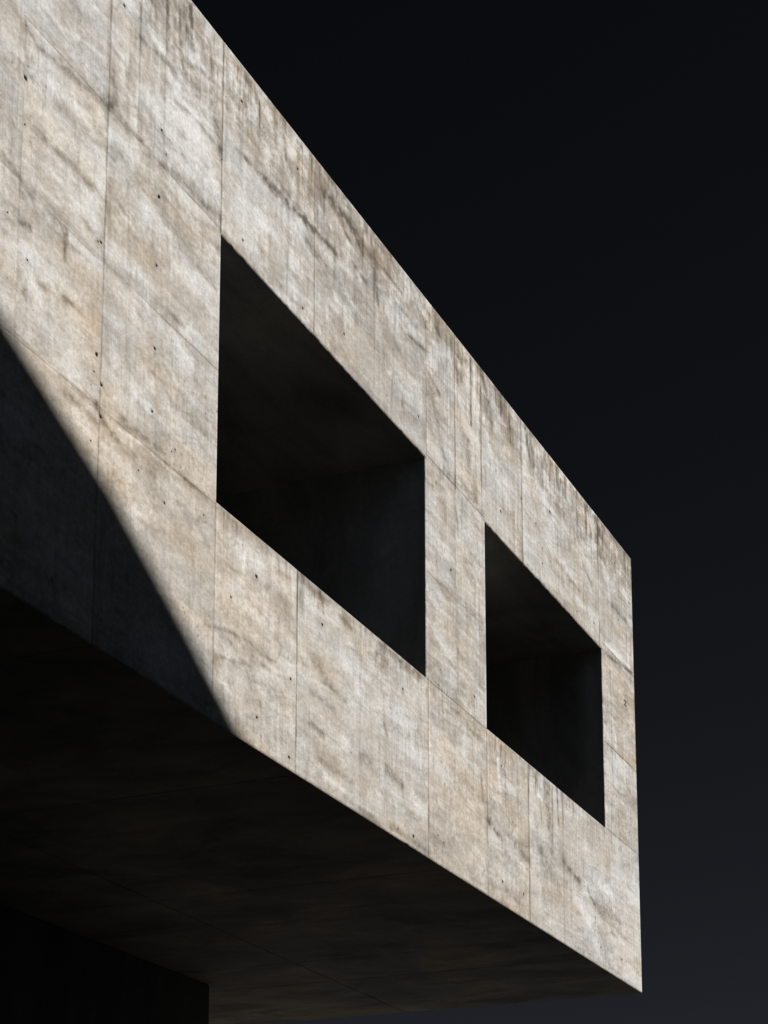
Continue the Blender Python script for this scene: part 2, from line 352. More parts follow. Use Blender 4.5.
def concrete(name, base, stretch, contrast=.3, warm=(1, .93, .84), boards=None):
    m, nt, bs = new_mat(name); n = N(nt)
    a = n.noise(n.pos(stretch), 1, 6, .6, .6)
    b = n.noise(n.pos((.45, .45, .45), (3, 1, 7)), 1, 4, .6, .8)
    c = n.noise(n.pos((22, 22, 22)), 1, 4, .65)
    k = n.math('MULTIPLY', n.remap(a, .3, .7, 1 - contrast, 1 + contrast), n.math('MULTIPLY', n.remap(b, .35, .65, 1 - .8 * contrast, 1 + .8 * contrast), n.remap(c, .25, .75, .85, 1.15)))
    if boards:
        w = nt.nodes.new('ShaderNodeTexWhiteNoise'); w.noise_dimensions = '1D'
        sx = nt.nodes.new('ShaderNodeSeparateXYZ'); nt.links.new(n.pos((1, 1, 1)), sx.inputs[0])
        nt.links.new(n.math('FLOOR', n.math('DIVIDE', sx.outputs[boards[0]], boards[1])), w.inputs['W'])
        k = n.math('MULTIPLY', k, n.remap(w.outputs['Value'], 0, 1, .88, 1.12))
    lo = tuple(base * q for q in (1, .98, .95)) + (1,); hi = tuple(base * q for q in warm) + (1,)
    col = n.mix(n.remap(b, .4, .6, 0, 1), lo, hi)
    nt.links.new(n.mul(col, k), bs.inputs['Base Color'])
    nt.links.new(n.bump(c, .3, .005), bs.inputs['Normal'])
    return m

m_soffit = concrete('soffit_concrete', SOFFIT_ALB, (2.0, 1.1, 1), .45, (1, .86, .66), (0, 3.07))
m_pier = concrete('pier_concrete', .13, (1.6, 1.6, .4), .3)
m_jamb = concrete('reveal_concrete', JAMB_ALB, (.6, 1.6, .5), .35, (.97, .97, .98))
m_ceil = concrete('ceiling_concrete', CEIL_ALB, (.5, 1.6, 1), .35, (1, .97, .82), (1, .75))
m_other = concrete('plain_concrete', .26, (.6, .6, .2), .2, (.92, .97, 1.05))
m_floor, nt, bs = new_mat('low_bounce_floor'); n = N(nt)  # unseen floor, darkened to hold back bounce onto ceiling and side walls
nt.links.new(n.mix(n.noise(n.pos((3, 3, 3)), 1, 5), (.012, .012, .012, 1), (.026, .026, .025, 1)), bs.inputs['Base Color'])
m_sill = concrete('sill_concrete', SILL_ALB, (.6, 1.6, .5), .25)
m_glass, nt, bs = new_mat('dark_tinted_glass')
bs.inputs['Base Color'].default_value = (.004, .005, .006, 1); bs.inputs['Roughness'].default_value = .12
m_frame, nt, bs = new_mat('dark_bronze_frame')
bs.inputs['Base Color'].default_value = (.02, .018, .016, 1); bs.inputs['Roughness'].default_value = .5
m_mark, nt, bs = new_mat('stencil_paint'); bs.inputs['Base Color'].default_value = (.10, .095, .09, 1)
m_ground, nt, bs = new_mat('asphalt'); n = N(nt)
gr = n.noise(n.pos((.35, .35, .35)), 1, 6); gs = n.noise(n.pos((40, 40, 40)), 1, 3)
nt.links.new(n.mul(n.mix(gr, (GR_ALB * .62, GR_ALB * .84, GR_ALB * 1.15, 1), (GR_ALB * .84, GR_ALB * 1.14, GR_ALB * 1.55, 1)), n.remap(gs, .3, .7, .8, 1.2)), bs.inputs['Base Color'])
nt.links.new(n.bump(gs, .5, .01), bs.inputs['Normal'])

m_pave = concrete('bounce_paving', PAVE_ALB, (.3, .3, .3), .2, (1, .92, .8))

# ------------------------------------------------------------------ the building
building = empty('concrete_building', (0, 0, GROUND))
tag(building, 'raised grey concrete building with two deep square openings, cantilevered over a dark underside', 'building')
OFF = np.array((0, 0, -GROUND))   # children are placed in the frame of the empty

def fill(keys, step):
    keys = sorted(set(round(k, 5) for k in keys)); out = []
    for a, b in zip(keys[:-1], keys[1:]):
        nseg = max(1, int(math.ceil((b - a) / step)))
        out += [a + (b - a) * i / nseg for i in range(nseg)]
    return np.array(out + [keys[-1]])

def build_facade():
    e = .008
    uk = [LEFT, 0, -.010]; vk = [0, .008, H, H - .012]
    for w in (W1, W2): uk += [w[0], w[0] - e, w[1], w[1] + e]
    vk += [SILL, SILL - e, LINTEL, LINTEL + e]
    clean = lambda ks, new: ks + [q for q in new if all(abs(q - z) > .0025 for z in ks)]
    for u, v0, v1, d, s in VJ:
        if d: uk = clean(uk, [u - .005, u, u + .005])
    for v, u0, u1, d, s in HJ:
        if d: vk = clean(vk, [v - .005, v, v + .005])
    left = [k for k in uk if k < -14.3]; right = [k for k in uk if k >= -14.3]
    us = np.concatenate([fill(left + [-14.3], .06)[:-1], fill([-14.3] + right, .0122)]); vs = fill(vk, .0122)
    nu, nv = len(us), len(vs)
    U, V = np.meshgrid(us, vs, indexing='ij')
    Y = np.zeros_like(U)
    X, Z = U.copy(), V.copy()
    rs = np.random.RandomState(4)
    # joints cut into the face
    for u, v0, v1, d, s in VJ:
        if d:
            i = int(np.argmin(abs(us - u))); m = (vs >= v0) & (vs <= v1)
            Y[i, m] = np.maximum(Y[i, m], d)
    for v, u0, u1, d, s in HJ:
        if d:
            j = int(np.argmin(abs(vs - v))); m = (us >= u0) & (us <= u1)
            Y[m, j] = np.maximum(Y[m, j], d)
    # the formwork was never quite flat
    Y += .0018 * fbm(U / 1.3, V / 1.1, 60, 2)
    # chamfered and slightly chipped arrises
    def chip_u(q, f, seed): return np.clip(.3 * fbm(q * f, q * 0, seed, 2) + .9 * np.clip(fbm(q * f * 4, q * 0 + 5, seed + 3, 4) - .15, 0, 1), 0, 1)
    def chip(nn, f, seed): return np.clip(fbm(np.arange(nn) * f, np.zeros(nn), seed, 4), 0, 1)
    Y[:, -1] = .012; Z[:, -1] -= .012 * np.clip(chip_u(us, 1.1, 31) - .25, 0, 1)
    Y[:, 0] = .008; Z[:, 0] += .010 * np.clip(chip_u(us, 1.3, 33) - .25, 0, 1)
    Y[-1, :] = .010; X[-1, :] -= .010 * np.clip(chip_u(vs, 1.2, 35) - .2, 0, 1)
    for w in (W1, W2):
        i0, i1 = int(np.argmin(abs(us - w[0]))), int(np.argmin(abs(us - w[1])))
        j0, j1 = int(np.argmin(abs(vs - SILL))), int(np.argmin(abs(vs - LINTEL)))
        for i, s in ((i0, -1), (i1, 1)):
            c = chip(j1 - j0 + 1, .15, 40 + i); Y[i, j0:j1 + 1] = e; X[i, j0:j1 + 1] += s * .006 * c
        for j, s in ((j0, -1), (j1, 1)):
            c = chip(i1 - i0 + 1, .15, 60 + j); Y[i0:i1 + 1, j] = e; Z[i0:i1 + 1, j] += s * .005 * c
    P = np.stack([X, Y, Z], -1).reshape(-1, 3)
    idx = np.arange(nu * nv).reshape(nu, nv)
    keep = np.ones((nu - 1, nv - 1), bool)
    mu = (us[:-1] + us[1:]) / 2; mv = (vs[:-1] + vs[1:]) / 2
    for w in (W1, W2):
        keep[np.ix_((mu > w[0]) & (mu < w[1]), (mv > SILL) & (mv < LINTEL))] = False
    extra_v, extra_f, extra_src = [], [], []
    for (u, v, d) in HOLES:
        r = .0063 * d
        if r < .0062: continue
        kk = 1 if r < .0082 else 2
        i, j = int(np.argmin(abs(us - u))), int(np.argmin(abs(vs - v)))
        if i < kk + 1 or j < kk + 1 or i > nu - kk - 2 or j > nv - kk - 2: continue
        if not keep[i - kk:i + kk, j - kk:j + kk].all(): continue
        ring = [(i + a, j - kk) for a in range(-kk, kk)] + [(i + kk, j + a) for a in range(-kk, kk)] + \
               [(i - a, j + kk) for a in range(-kk, kk)] + [(i - kk, j - a) for a in range(-kk, kk)]
        cu = np.mean([us[a] for a, b in ring]); cv = np.mean([vs[b] for a, b in ring])
        if min(us[i + kk] - us[i - kk], vs[j + kk] - vs[j - kk]) < 3.3 * r: r = min(us[i + kk] - us[i - kk], vs[j + kk] - vs[j - kk]) / 3.3
        keep[i - kk:i + kk, j - kk:j + kk] = False
        base = nu * nv + len(extra_v); m = len(ring); ph = rs.rand() * 6
        yc = float(np.mean([Y[a, b] for a, b in ring]))
        for layer, (rr, yy) in enumerate(((1, 0), (.93, .02), (.8, .045))):
            for q, (a, b) in enumerate(ring):
                t = math.atan2(vs[b] - cv, us[a] - cu); w = 1 + .14 * math.sin(2 * t + ph) + .06 * math.sin(5 * t + 2 * ph)
                extra_v.append((cu + 1.32 * r * rr * w * math.cos(t), yc + yy, cv + .92 * r * rr * w * math.sin(t)))
                extra_src.append(layer)
        for q in range(m):
            p = (q + 1) % m
            extra_f.append((idx[ring[q]], idx[ring[p]], base + p, base + q))
            extra_f.append((base + q, base + p, base + m + p, base + m + q))
            extra_f.append((base + m + q, base + m + p, base + 2 * m + p, base + 2 * m + q))
        extra_f.append(tuple(base + 2 * m + q for q in range(m)))
    quads = np.stack([idx[:-1, :-1], idx[1:, :-1], idx[1:, 1:], idx[:-1, 1:]], -1)[keep]
    allv = np.concatenate([P, np.array(extra_v)]) + OFF
    loops = list(quads.reshape(-1)); sizes = [4] * len(quads)
    for f in extra_f: loops += list(f); sizes.append(len(f))
    sizes = np.array(sizes, np.int32); loops = np.array(loops, np.int32)
    used = np.zeros(len(allv), bool); used[loops] = True
    remap = np.cumsum(used) - 1
    loops = remap[loops].astype(np.int32)
    me = bpy.data.meshes.new('facade')
    me.vertices.add(int(used.sum())); me.vertices.foreach_set('co', allv[used].astype(np.float32).ravel())
    me.loops.add(len(loops)); me.loops.foreach_set('vertex_index', loops)
    me.polygons.add(len(sizes))
    me.polygons.foreach_set('loop_start', np.concatenate([[0], np.cumsum(sizes)[:-1]]).astype(np.int32))
    me.polygons.foreach_set('loop_total', sizes)
    me.update(calc_edges=True); me.validate()
    # ---- colour of the concrete
    col = paint(U, V)
    ec = []
    for (x, y, z), layer in zip(extra_v, extra_src):
        i, j = int(np.argmin(abs(us - x))), int(np.argmin(abs(vs - z)))
        ec.append(col[i, j] * (.8, .35, .25)[layer])  # tie holes painted darker with depth, shade put into the colour
    flat = np.concatenate([col.reshape(-1, 3), np.array(ec)])[used]
    a = me.color_attributes.new('stain_shade', 'FLOAT_COLOR', 'POINT')
    a.data.foreach_set('color', np.concatenate([flat, np.ones((len(flat), 1))], 1).astype(np.float32).ravel())
    me.materials.append(m_face)
    o = bpy.data.objects.new('facade', me); C.objects.link(o); o.parent = building
    return o

def seg_dist(U, V, a, b):
    dx, dy = b[0] - a[0], b[1] - a[1]; L2 = dx * dx + dy * dy + 1e-9
    t = np.clip(((U - a[0]) * dx + (V - a[1]) * dy) / L2, 0, 1)
    return np.hypot(U - a[0] - t * dx, V - a[1] - t * dy)

def paint(U, V):
    """Colour cast into and washed onto the concrete face, in metres on the wall."""
    G = 14 * np.log(1 + np.clip(U + 14, -8, 20) / 14)         # the boards get longer towards the free end
    wu = G + .10 * fbm(G / .5, V / .4, 1, 3) ; wv = V + .07 * fbm(U / .6, V / .35, 5, 3) + .06 * U * 0
    L = np.ones_like(U)
    # every pour is its own piece of formwork: patterns stop at the joints
    top_u = [-14.8, -12.212, -10.606, -8.995, -6.585, -5.862, -5.155, -3.965, -1.362]
    mid_u = [-14.8, -13.2, -12.212, -10.0, -5.86, -3.0]; low_u = [-14.8, -12.212, -10.606, -9.255, -6.57, -5.088, -3.90]
    pj = np.searchsorted([1.645, 2.68, 3.81], V)
    pi = np.where(pj == 3, np.searchsorted(top_u, U), np.where(pj == 0, np.searchsorted(low_u, U), np.searchsorted(mid_u, U)))
    wu = wu + 5.37 * pi + 2.11 * pj; wv = wv + 1.93 * pi + 4.71 * pj
    streak = fbm(wu / .75, wv / .13, 10, 4)
    fine = fbm(wu / .12, wv / .05, 15, 5, .6)
    mott = fbm(wu / .22, wv / .16, 20, 4)
    big = fbm(U / 1.6, V / 1.1, 25, 3)
    vert = fbm(U / .07, V / .9, 28, 3)
    crisp = sstep(-.10, .10, fbm(wu / .42, wv / .10, 300, 6, .62)) - .5
    grain = fbm(G / .16 + .3 * V, V / .022, 306, 3)
    speck = fbm(G / .03, V / .03, 310, 3)
    pale = sstep(.04, .20, fbm(wu / .30, wv / .14, 316, 6, .66)); dark = sstep(.09, .26, fbm(wu / .34, wv / .10, 322, 6, .66))
    lines = sstep(.10, .20, fbm(G / .9, V / .017, 370, 3)) - .8 * sstep(.10, .20, fbm(G / .8, V / .019, 376, 3))
    vlines = sstep(.12, .22, fbm(U / .016, V / .5, 380, 3)) - .6 * sstep(.12, .22, fbm(U / .018, V / .6, 384, 3))
    gate_h = sstep(-.15, .3, fbm(G / .5, V / .25, 390, 3)); gate_v = sstep(-.05, .3, fbm(U / .4, V / .5, 394, 3))
    mid = fbm(G / .05, V / .05, 400, 4, .7)
    calm = .55 + .75 * sstep(-.35, .35, fbm(G / .9, V / .7, 340, 3))
    right = sstep(-7.5, -3.5, U)
    vruns = fbm(U / .05, V / .32, 345, 5, .6) ; blot = sstep(.08, .22, fbm(G / .2, V / .15, 350, 5, .62)) - sstep(.10, .24, fbm(G / .17, V / .15, 356, 5, .62))
    low = 1 - .5 * (1 - sstep(1.5, 1.8, V)); pale = pale * (.5 + .5 * low); dark = dark * (.35 + .65 * low)
    L *= 1 + (.09 - .03 * right) * low * streak + .09 * fine + .06 * mott + .09 * mid + .08 * big + .05 * vert + (.085 + .03 * right) * vruns - .05 * lines * gate_h - .085 * vlines * gate_v
    L *= 1 + calm * ((.085 - .03 * right) * low * .8 * crisp + .02 * grain + .09 * speck + .12 * pale - .10 * dark + .06 * blot)
    # float and board marks: short strokes along the boards, fewer down the wall
    rs = np.random.RandomState(5)
    zone = fbm(U / .8, V / .5, 330, 3)
    for q in range(2600):
        hz = q < 1000
        cu, cv = rs.uniform(-14.2, 0), rs.uniform(0, H)
        if hz: ln, an = rs.uniform(.06, .36) * (1.5 + cu / 16), rs.normal(-.02, .11)
        else:
            ln, an = rs.uniform(.06, .5), math.pi / 2 + rs.normal(0, .03)
            cv = H - abs(rs.normal(0, .7)) if q % 2 else cv
        wd = rs.uniform(.005, .022) if hz else rs.uniform(.008, .03)
        gn = rs.choice([-1, 1]) * rs.uniform(.04, .22)
        ca, sa = math.cos(an), math.sin(an); ex, ez = ln * abs(ca) + .1, ln * abs(sa) + .1
        i0, i1 = np.searchsorted(U[:, 0], (cu - ex, cu + ex)); j0, j1 = np.searchsorted(V[0], (cv - ez, cv + ez))
        if i1 <= i0 or j1 <= j0: continue
        sl = (slice(i0, i1), slice(j0, j1))
        a = (U[sl] - cu) * ca + (V[sl] - cv) * sa; c = -(U[sl] - cu) * sa + (V[sl] - cv) * ca
        c = c + .5 * wd * mott[sl] + rs.normal(0, .12) * a * a
        L[sl] *= 1 + gn * np.exp(-(c / wd) ** 2) * np.clip(1 - (a / ln) ** 2, 0, 1) * np.clip(.7 + .9 * fine[sl], .1, 1.4)
    # each pour its own tone
    rt = np.random.RandomState(12).uniform(-.085, .085, (12, 5))
    L *= 1 + rt[pi, pj]
    rw = np.random.RandomState(3).uniform(-.5, .5, (12, 5))
    warm = .20 * fbm(wu / .5, wv / .25, 70, 4) + .12 * rw[pi, pj] + .20 * np.exp(-((U + 12) / 1.6) ** 2 - ((V - 1.6) / 1.0) ** 2) - .03
    L *= 1 + .07 * np.exp(-((U + 11.6) / 1.6) ** 2 - ((V - 1.2) / .8) ** 2)
    # pale lime bloom
    bloom = sstep(.18, .62, fbm(wu / .55, wv / .20, 80, 4))
    L += .22 * bloom; warm -= .07 * bloom
    # dirty clouds
    dirt = sstep(.14, .45, fbm(wu / .6, wv / .24, 90, 6, .62))
    L *= 1 - .13 * dirt
    # wisps left by the release oil: thin wandering lines
    for k, (su, sv, wd, am) in enumerate(((.9, .22, .030, .20), (.55, .30, .022, .16), (1.3, .16, .035, .16))):
        f = fbm((U + .25 * fbm(U / .35, V / .3, 110 + k, 3)) / su, (V + .10 * fbm(U / .3, V / .2, 120 + k, 3)) / sv, 130 + 7 * k, 3)
        gate = sstep(.0, .5, fbm(U / .7, V / .5, 170 + k, 2))
        L *= 1 - am * np.exp(-(f / wd) ** 2) * gate
    # rain running down from the top edge
    d = H - V
    u1 = U + .012 * fbm(U / .1, V / .25, 200, 2)
    gate = sstep(-.22, .38, fbm(U / .6, U * 0 + 3.3, 210, 3))
    ln = (.12 + .85 * np.clip(.5 + .9 * fbm(u1 / .12, U * 0, 215, 3), 0, 1.3)) * (.35 + .65 * gate)
    run = (1 - sstep(.25, 1.0, d / np.maximum(ln, .05)))
    amt = np.clip(.5 + fbm(u1 / .10, U * 0 + 8, 220, 4), 0, 1)
    brk = np.clip(.7 + 1.2 * fbm(U / .09, V / .13, 226, 4), .05, 1.2)
    top = run * (.06 + .50 * amt) * brk * (.35 + .65 * gate)
    L *= 1 - top; warm += .16 * top
    soot = sstep(.05, .22, fbm(G / .24, V / .24, 360, 6, .64) + .12 * gate) * (1 - sstep(.25, .85, d))
    L *= 1 - .22 * soot; warm += .10 * soot
    peel = sstep(.10, .22, fbm(G / .14, V / .15, 366, 5, .62)) * (1 - sstep(.3, 1.0, d))
    L *= 1 + .20 * peel
    L *= 1 - .10 * np.exp(-d / .05) + .10 * np.exp(-(d / .02) ** 2)  # lit rim along the top edge is painted in here
    # sharp single runs, from the top edge and from the sills
    rs2 = np.random.RandomState(21)
    for q in range(560):
        if q < 400: cu, z1, ln = rs2.uniform(-13, -.1), H - abs(rs2.normal(.02, .12)), rs2.gamma(2.0, .13) + .05
        else:
            w = (W1, W2)[q % 2]; cu, z1, ln = rs2.uniform(w[0], w[1]), SILL - abs(rs2.normal(0, .06)), rs2.gamma(1.8, .10) + .04
        if fbm(np.array([cu / .7]), np.array([.3 if q < 400 else 7.7]), 500, 3)[0] < -.06 and q % 4: continue
        wd = rs2.uniform(.006, .020) * (1.3 if cu > -6 else 1); gn = rs2.uniform(.10, .42) if q % 5 else -rs2.uniform(.08, .25)
        i0, i1 = np.searchsorted(U[:, 0], (cu - .08, cu + .08)); j0, j1 = np.searchsorted(V[0], (z1 - ln - .02, z1 + .03))
        if i1 <= i0 or j1 <= j0: continue
        sl = (slice(i0, i1), slice(j0, j1)); t = np.clip((z1 - V[sl]) / ln, -.1, 1.1)
        c = U[sl] - cu - .012 * fbm(V[sl] / .3, V[sl] * 0 + cu, 510, 2)
        m = np.exp(-(c / (wd * (1 - .45 * np.clip(t, 0, 1)))) ** 2) * sstep(-.06, .02, t) * (1 - sstep(.55, 1, t)) * brk[sl]
        L[sl] *= 1 - gn * m; warm[sl] += .10 * m * (gn > 0)
    # and from the sills and joints below the openings
    for w in (W1, W2):
        m = sstep(w[0] - .05, w[0] + .1, U) * (1 - sstep(w[1] - .1, w[1] + .05, U)) * (V < SILL)
        d2 = np.maximum(SILL - V, 0)
        ln2 = .06 + .55 * np.clip(.35 + fbm(u1 / .09, U * 0 + 5, 230, 3), 0, 1.2)
        t2 = m * (1 - sstep(.2, 1, d2 / ln2)) * (.06 + .26 * np.clip(.5 + fbm(u1 / .05, U * 0 + 2, 235, 2), 0, 1)) * brk
        L *= 1 - t2; warm += .12 * t2
        # ceiling edge dirt under the lintel line and pale arrises
        me_ = sstep(w[0], w[0] + .05, U) * (1 - sstep(w[1] - .05, w[1], U))
        L *= 1 - .16 * me_ * np.exp(-np.abs(V - LINTEL) / .09) * (V > LINTEL) * np.clip(.6 + fbm(U / .4, V / .2, 238, 3), 0, 1.2)
        warm += .05 * me_ * np.exp(-np.abs(V - LINTEL) / .12) * (V > LINTEL)
        for ue in w:
            L *= 1 + .16 * np.exp(-((U - ue) / .025) ** 2) * (V > SILL) * (V < LINTEL)
        L *= 1 + .08 * np.exp(-((V - SILL) / .02) ** 2) * me_
    L *= 1 - .14 * np.exp(-V / .10) * np.clip(.6 + fbm(U / .3, V / .1, 240, 3), 0, 1.3)
    L *= 1 + .10 * np.exp(-(V / .016) ** 2)
    # dirt along the joints
    for u, v0, v1, dd, s in VJ:
        m = sstep(v0 - .06, v0 + .03, V) * (1 - sstep(v1 - .03, v1 + .06, V))
        a = np.clip(.75 + .7 * fbm(U * 0 + u, V / .35, 250 + int(abs(u) * 10) % 40, 3), .15, 1.2)
        uu = U - u + .004 * fbm(V / .2, U * 0, 255, 2)
        L *= 1 - 1.1 * s * m * a * (1.1 * np.exp(-(uu / (.010 + .013 * sstep(-8, -5, U))) ** 2) + .30 * np.exp(-np.abs(uu) / .055))
        if dd: L *= 1 + .11 * m * np.exp(-((uu - .028) / .014) ** 2)
    for v, u0, u1_, dd, s in HJ:
        m = sstep(u0 - .05, u0 + .02, U) * (1 - sstep(u1_ - .02, u1_ + .05, U))
        a = np.clip(.55 + 1.3 * fbm(U / .45, V * 0 + v, 260, 3), .0, 1.4)
        vv = V - v - (.018 if u0 < -20 else .006) * fbm(U / .6, U * 0 + v, 265, 3)
        L *= 1 - s * m * a * (.85 * np.exp(-(vv / .010) ** 2) + .4 * np.exp(-np.abs(vv) / .035))
    # single stains, each where it sits on the wall
    edge = fbm(U / .10, V / .06, 270, 5, .65); tex = np.clip(.75 + .95 * fbm(U / .07, V / .05, 280, 5, .65), .05, 1.5)
    for w, gain, tone, pts in STROKES:
        x0 = min(p[0] for p in pts) - 4 * w; x1 = max(p[0] for p in pts) + 4 * w
        z0 = min(p[1] for p in pts) - 4 * w; z1 = max(p[1] for p in pts) + 4 * w
        i = np.where((U[:, 0] > x0) & (U[:, 0] < x1))[0]; j = np.where((V[0] > z0) & (V[0] < z1))[0]
        if not len(i) or not len(j): continue
        sl = (slice(i[0], i[-1] + 1), slice(j[0], j[-1] + 1))
        u, v = U[sl], V[sl]
        dist = np.full(u.shape, 9.0)
        for a, b in zip(pts[:-1], pts[1:]): dist = np.minimum(dist, seg_dist(u, v, a, b))
        s = w * .52
        m = np.exp(-(np.maximum(dist + .45 * s * edge[sl], 0) / s) ** 2) * tex[sl]
        if tone == 'p':
            warm[sl] += m * gain * 1.6; L[sl] *= 1 + .35 * gain * m
        else:
            L[sl] *= np.clip(1 + gain * m * STROKE_K, .2, 2)
            warm[sl] += m * abs(gain) * {'g': -.10, 'b': .16, 'w': -.10}[tone]
    # holes too small to cut, and blow holes
    rs = np.random.RandomState(77)
    spots = [(u, v, .0075, .7) for u, v, d in HOLES if .0056 * d < .0062]
    spots += [(rs.uniform(-14, 0), rs.uniform(0, H), rs.uniform(.004, .008), rs.uniform(.25, .7)) for _ in range(520)]
    for _ in range(34):
        cu, cv = rs.uniform(-14, 0), rs.uniform(0, H)
        spots += [(cu + rs.normal(0, .12), cv + rs.normal(0, .07), rs.uniform(.004, .009), rs.uniform(.4, .85)) for _ in range(9)]
    # a ring of grout round every tie hole
    spots += [(u + rs.uniform(-.01, .01), v - .015, .03, .16) for u, v, d in HOLES]
    for u, v, r, a in spots:
        i = np.where(np.abs(U[:, 0] - u) < 4 * r + .012)[0]; j = np.where(np.abs(V[0] - v) < 4 * r + .012)[0]
        if len(i) and len(j):
            sl = (slice(i[0], i[-1] + 1), slice(j[0], j[-1] + 1))
            L[sl] *= 1 - a * np.exp(-((U[sl] - u) ** 2 + (V[sl] - v) ** 2) / r ** 2)
    L = FACE_ALB * np.clip(np.clip(L, .05, 3) ** (1.17 + .05 * sstep(1.5, 2.2, V)), .22, 1.75)
    L = np.where(L > FACE_ALB * 1.25, FACE_ALB * 1.25 + (L - FACE_ALB * 1.25) * .55, L)
    warm = np.clip(warm + .30 * (1 - L / FACE_ALB) + .025 + .05 * (1 - sstep(1.4, 1.9, V)), -.16, .34)
    col = np.stack([L * (1.0 + .12 * warm), L * (.953 - .20 * warm), L * (.893 - .55 * warm)], -1)
    return np.clip(col, .02, .85)

build_facade()

# underside, with its board joints cut in
def build_soffit():
    bm = bmesh.new()
    xs = sorted([LEFT, 0] + [q + s for q in (-24.5, -18.4, -15.3, -12.2, -9.22, -6.15, -3.1, -2.05) for s in (-.006, 0, .006)])
    ys = sorted([.008, DEPTH] + [q + s for q in (3.0, 6.0) for s in (-.006, 0, .006)])
    jx = {round(q, 4) for q in (-24.5, -18.4, -15.3, -12.2, -9.22, -6.15, -3.1, -2.05)}; jy = {3.0, 6.0}
    g = [[bm.verts.new((x, y, -GROUND + (.014 if round(x, 4) in jx or round(y, 4) in jy else 0))) for y in ys] for x in xs]
    for i in range(len(xs) - 1):
        for j in range(len(ys) - 1):
            bm.faces.new((g[i][j], g[i][j + 1], g[i + 1][j + 1], g[i + 1][j]))
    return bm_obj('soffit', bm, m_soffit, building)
build_soffit()

zt, zb = H - GROUND, -GROUND
mesh_obj('roof_slab', [(LEFT, .010, zt), (0, .010, zt), (0, DEPTH, zt), (LEFT, DEPTH, zt)], [(0, 1, 2, 3)], m_other, building)
mesh_obj('end_wall', [(0, .008, zb), (0, DEPTH, zb), (0, DEPTH, zt), (0, .008, zt)], [(0, 1, 2, 3)], m_other, building)
mesh_obj('end_wall', [(LEFT, 0, zb), (LEFT, DEPTH, zb), (LEFT, DEPTH, zt), (LEFT, 0, zt)], [(0, 3, 2, 1)], m_other, building)
mesh_obj('back_wall', [(LEFT, DEPTH, zb), (0, DEPTH, zb), (0, DEPTH, zt), (LEFT, DEPTH, zt)], [(0, 3, 2, 1)], m_other, building)
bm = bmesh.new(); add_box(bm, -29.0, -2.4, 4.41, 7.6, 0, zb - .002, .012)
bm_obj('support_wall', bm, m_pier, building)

# the loggias behind the openings: parapet, reveals, ceiling, floor and glass back, unseen and kept dark to cut bounce
BACK = 2.4; FLOOR = .35; WALL = .38
for w in (W1, W2):
    x0, x1 = w
    s, l, fl = SILL - GROUND, LINTEL - GROUND, FLOOR - GROUND
    rec = empty('window_opening', (0, 0, 0), building)
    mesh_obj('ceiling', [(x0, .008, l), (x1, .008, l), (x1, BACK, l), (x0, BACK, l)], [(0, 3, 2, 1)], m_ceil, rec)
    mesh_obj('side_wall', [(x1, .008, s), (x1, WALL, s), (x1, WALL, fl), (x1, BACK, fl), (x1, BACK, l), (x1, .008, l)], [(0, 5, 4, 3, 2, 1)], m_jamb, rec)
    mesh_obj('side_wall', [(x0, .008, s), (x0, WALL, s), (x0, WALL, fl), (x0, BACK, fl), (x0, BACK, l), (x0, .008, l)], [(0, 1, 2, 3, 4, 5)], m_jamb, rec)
    mesh_obj('sill', [(x0, .008, s), (x1, .008, s), (x1, WALL, s), (x0, WALL, s), (x0, WALL, fl), (x1, WALL, fl)], [(0, 1, 2, 3), (3, 2, 5, 4)], m_sill, rec)
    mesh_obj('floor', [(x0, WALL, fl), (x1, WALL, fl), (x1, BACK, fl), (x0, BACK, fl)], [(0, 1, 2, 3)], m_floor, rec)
    mesh_obj('glazed_back', [(x0, BACK, fl), (x1, BACK, fl), (x1, BACK, l), (x0, BACK, l)], [(0, 1, 2, 3)], m_glass, rec)
    bm = bmesh.new()
    for q in range(5):
        c = x0 + .03 + (x1 - x0 - .06) * q / 4
        add_box(bm, c - .027, c + .027, BACK - .09, BACK - .003, fl + .003, l - .003, .003)
    bm_obj('mullions', bm, m_frame, rec)

# the small stencilled figure on the end strip
cu = bpy.data.curves.new('stencil_figure', 'FONT'); cu.body = '2'; cu.size = .105; cu.extrude = .0006; cu.align_x = 'CENTER'
tmp = bpy.data.objects.new('stencil_tmp', cu); C.objects.link(tmp)
dg = bpy.context.evaluated_depsgraph_get()
me = bpy.data.meshes.new_from_object(tmp.evaluated_get(dg)); bpy.data.objects.remove(tmp)
me.name = 'stencil_figure'; me.materials.clear(); me.materials.append(m_mark)
mk = bpy.data.objects.new('stencil_figure', me); C.objects.link(mk); mk.parent = building
mk.scale = (2.1, .9, 1); mk.rotation_euler = (math.pi / 2, 0, 0); mk.location = (-.41, -.0045, 3.385 - GROUND)

# ------------------------------------------------------------------ ground
g = mesh_obj('ground', [(-900, -900, GROUND), (900, -900, GROUND), (900, 900, GROUND), (-900, 900, GROUND)], [(0, 1, 2, 3)], m_ground)
tag(g, kind='structure')
bm = bmesh.new(); add_box(bm, 1.2, 34, .6, 22, GROUND - .2, GROUND + .12, .02)
tag(bm_obj('bounce_pavement', bm, m_pave), kind='structure')  # unseen slab added to bounce warm light onto the right of the soffit

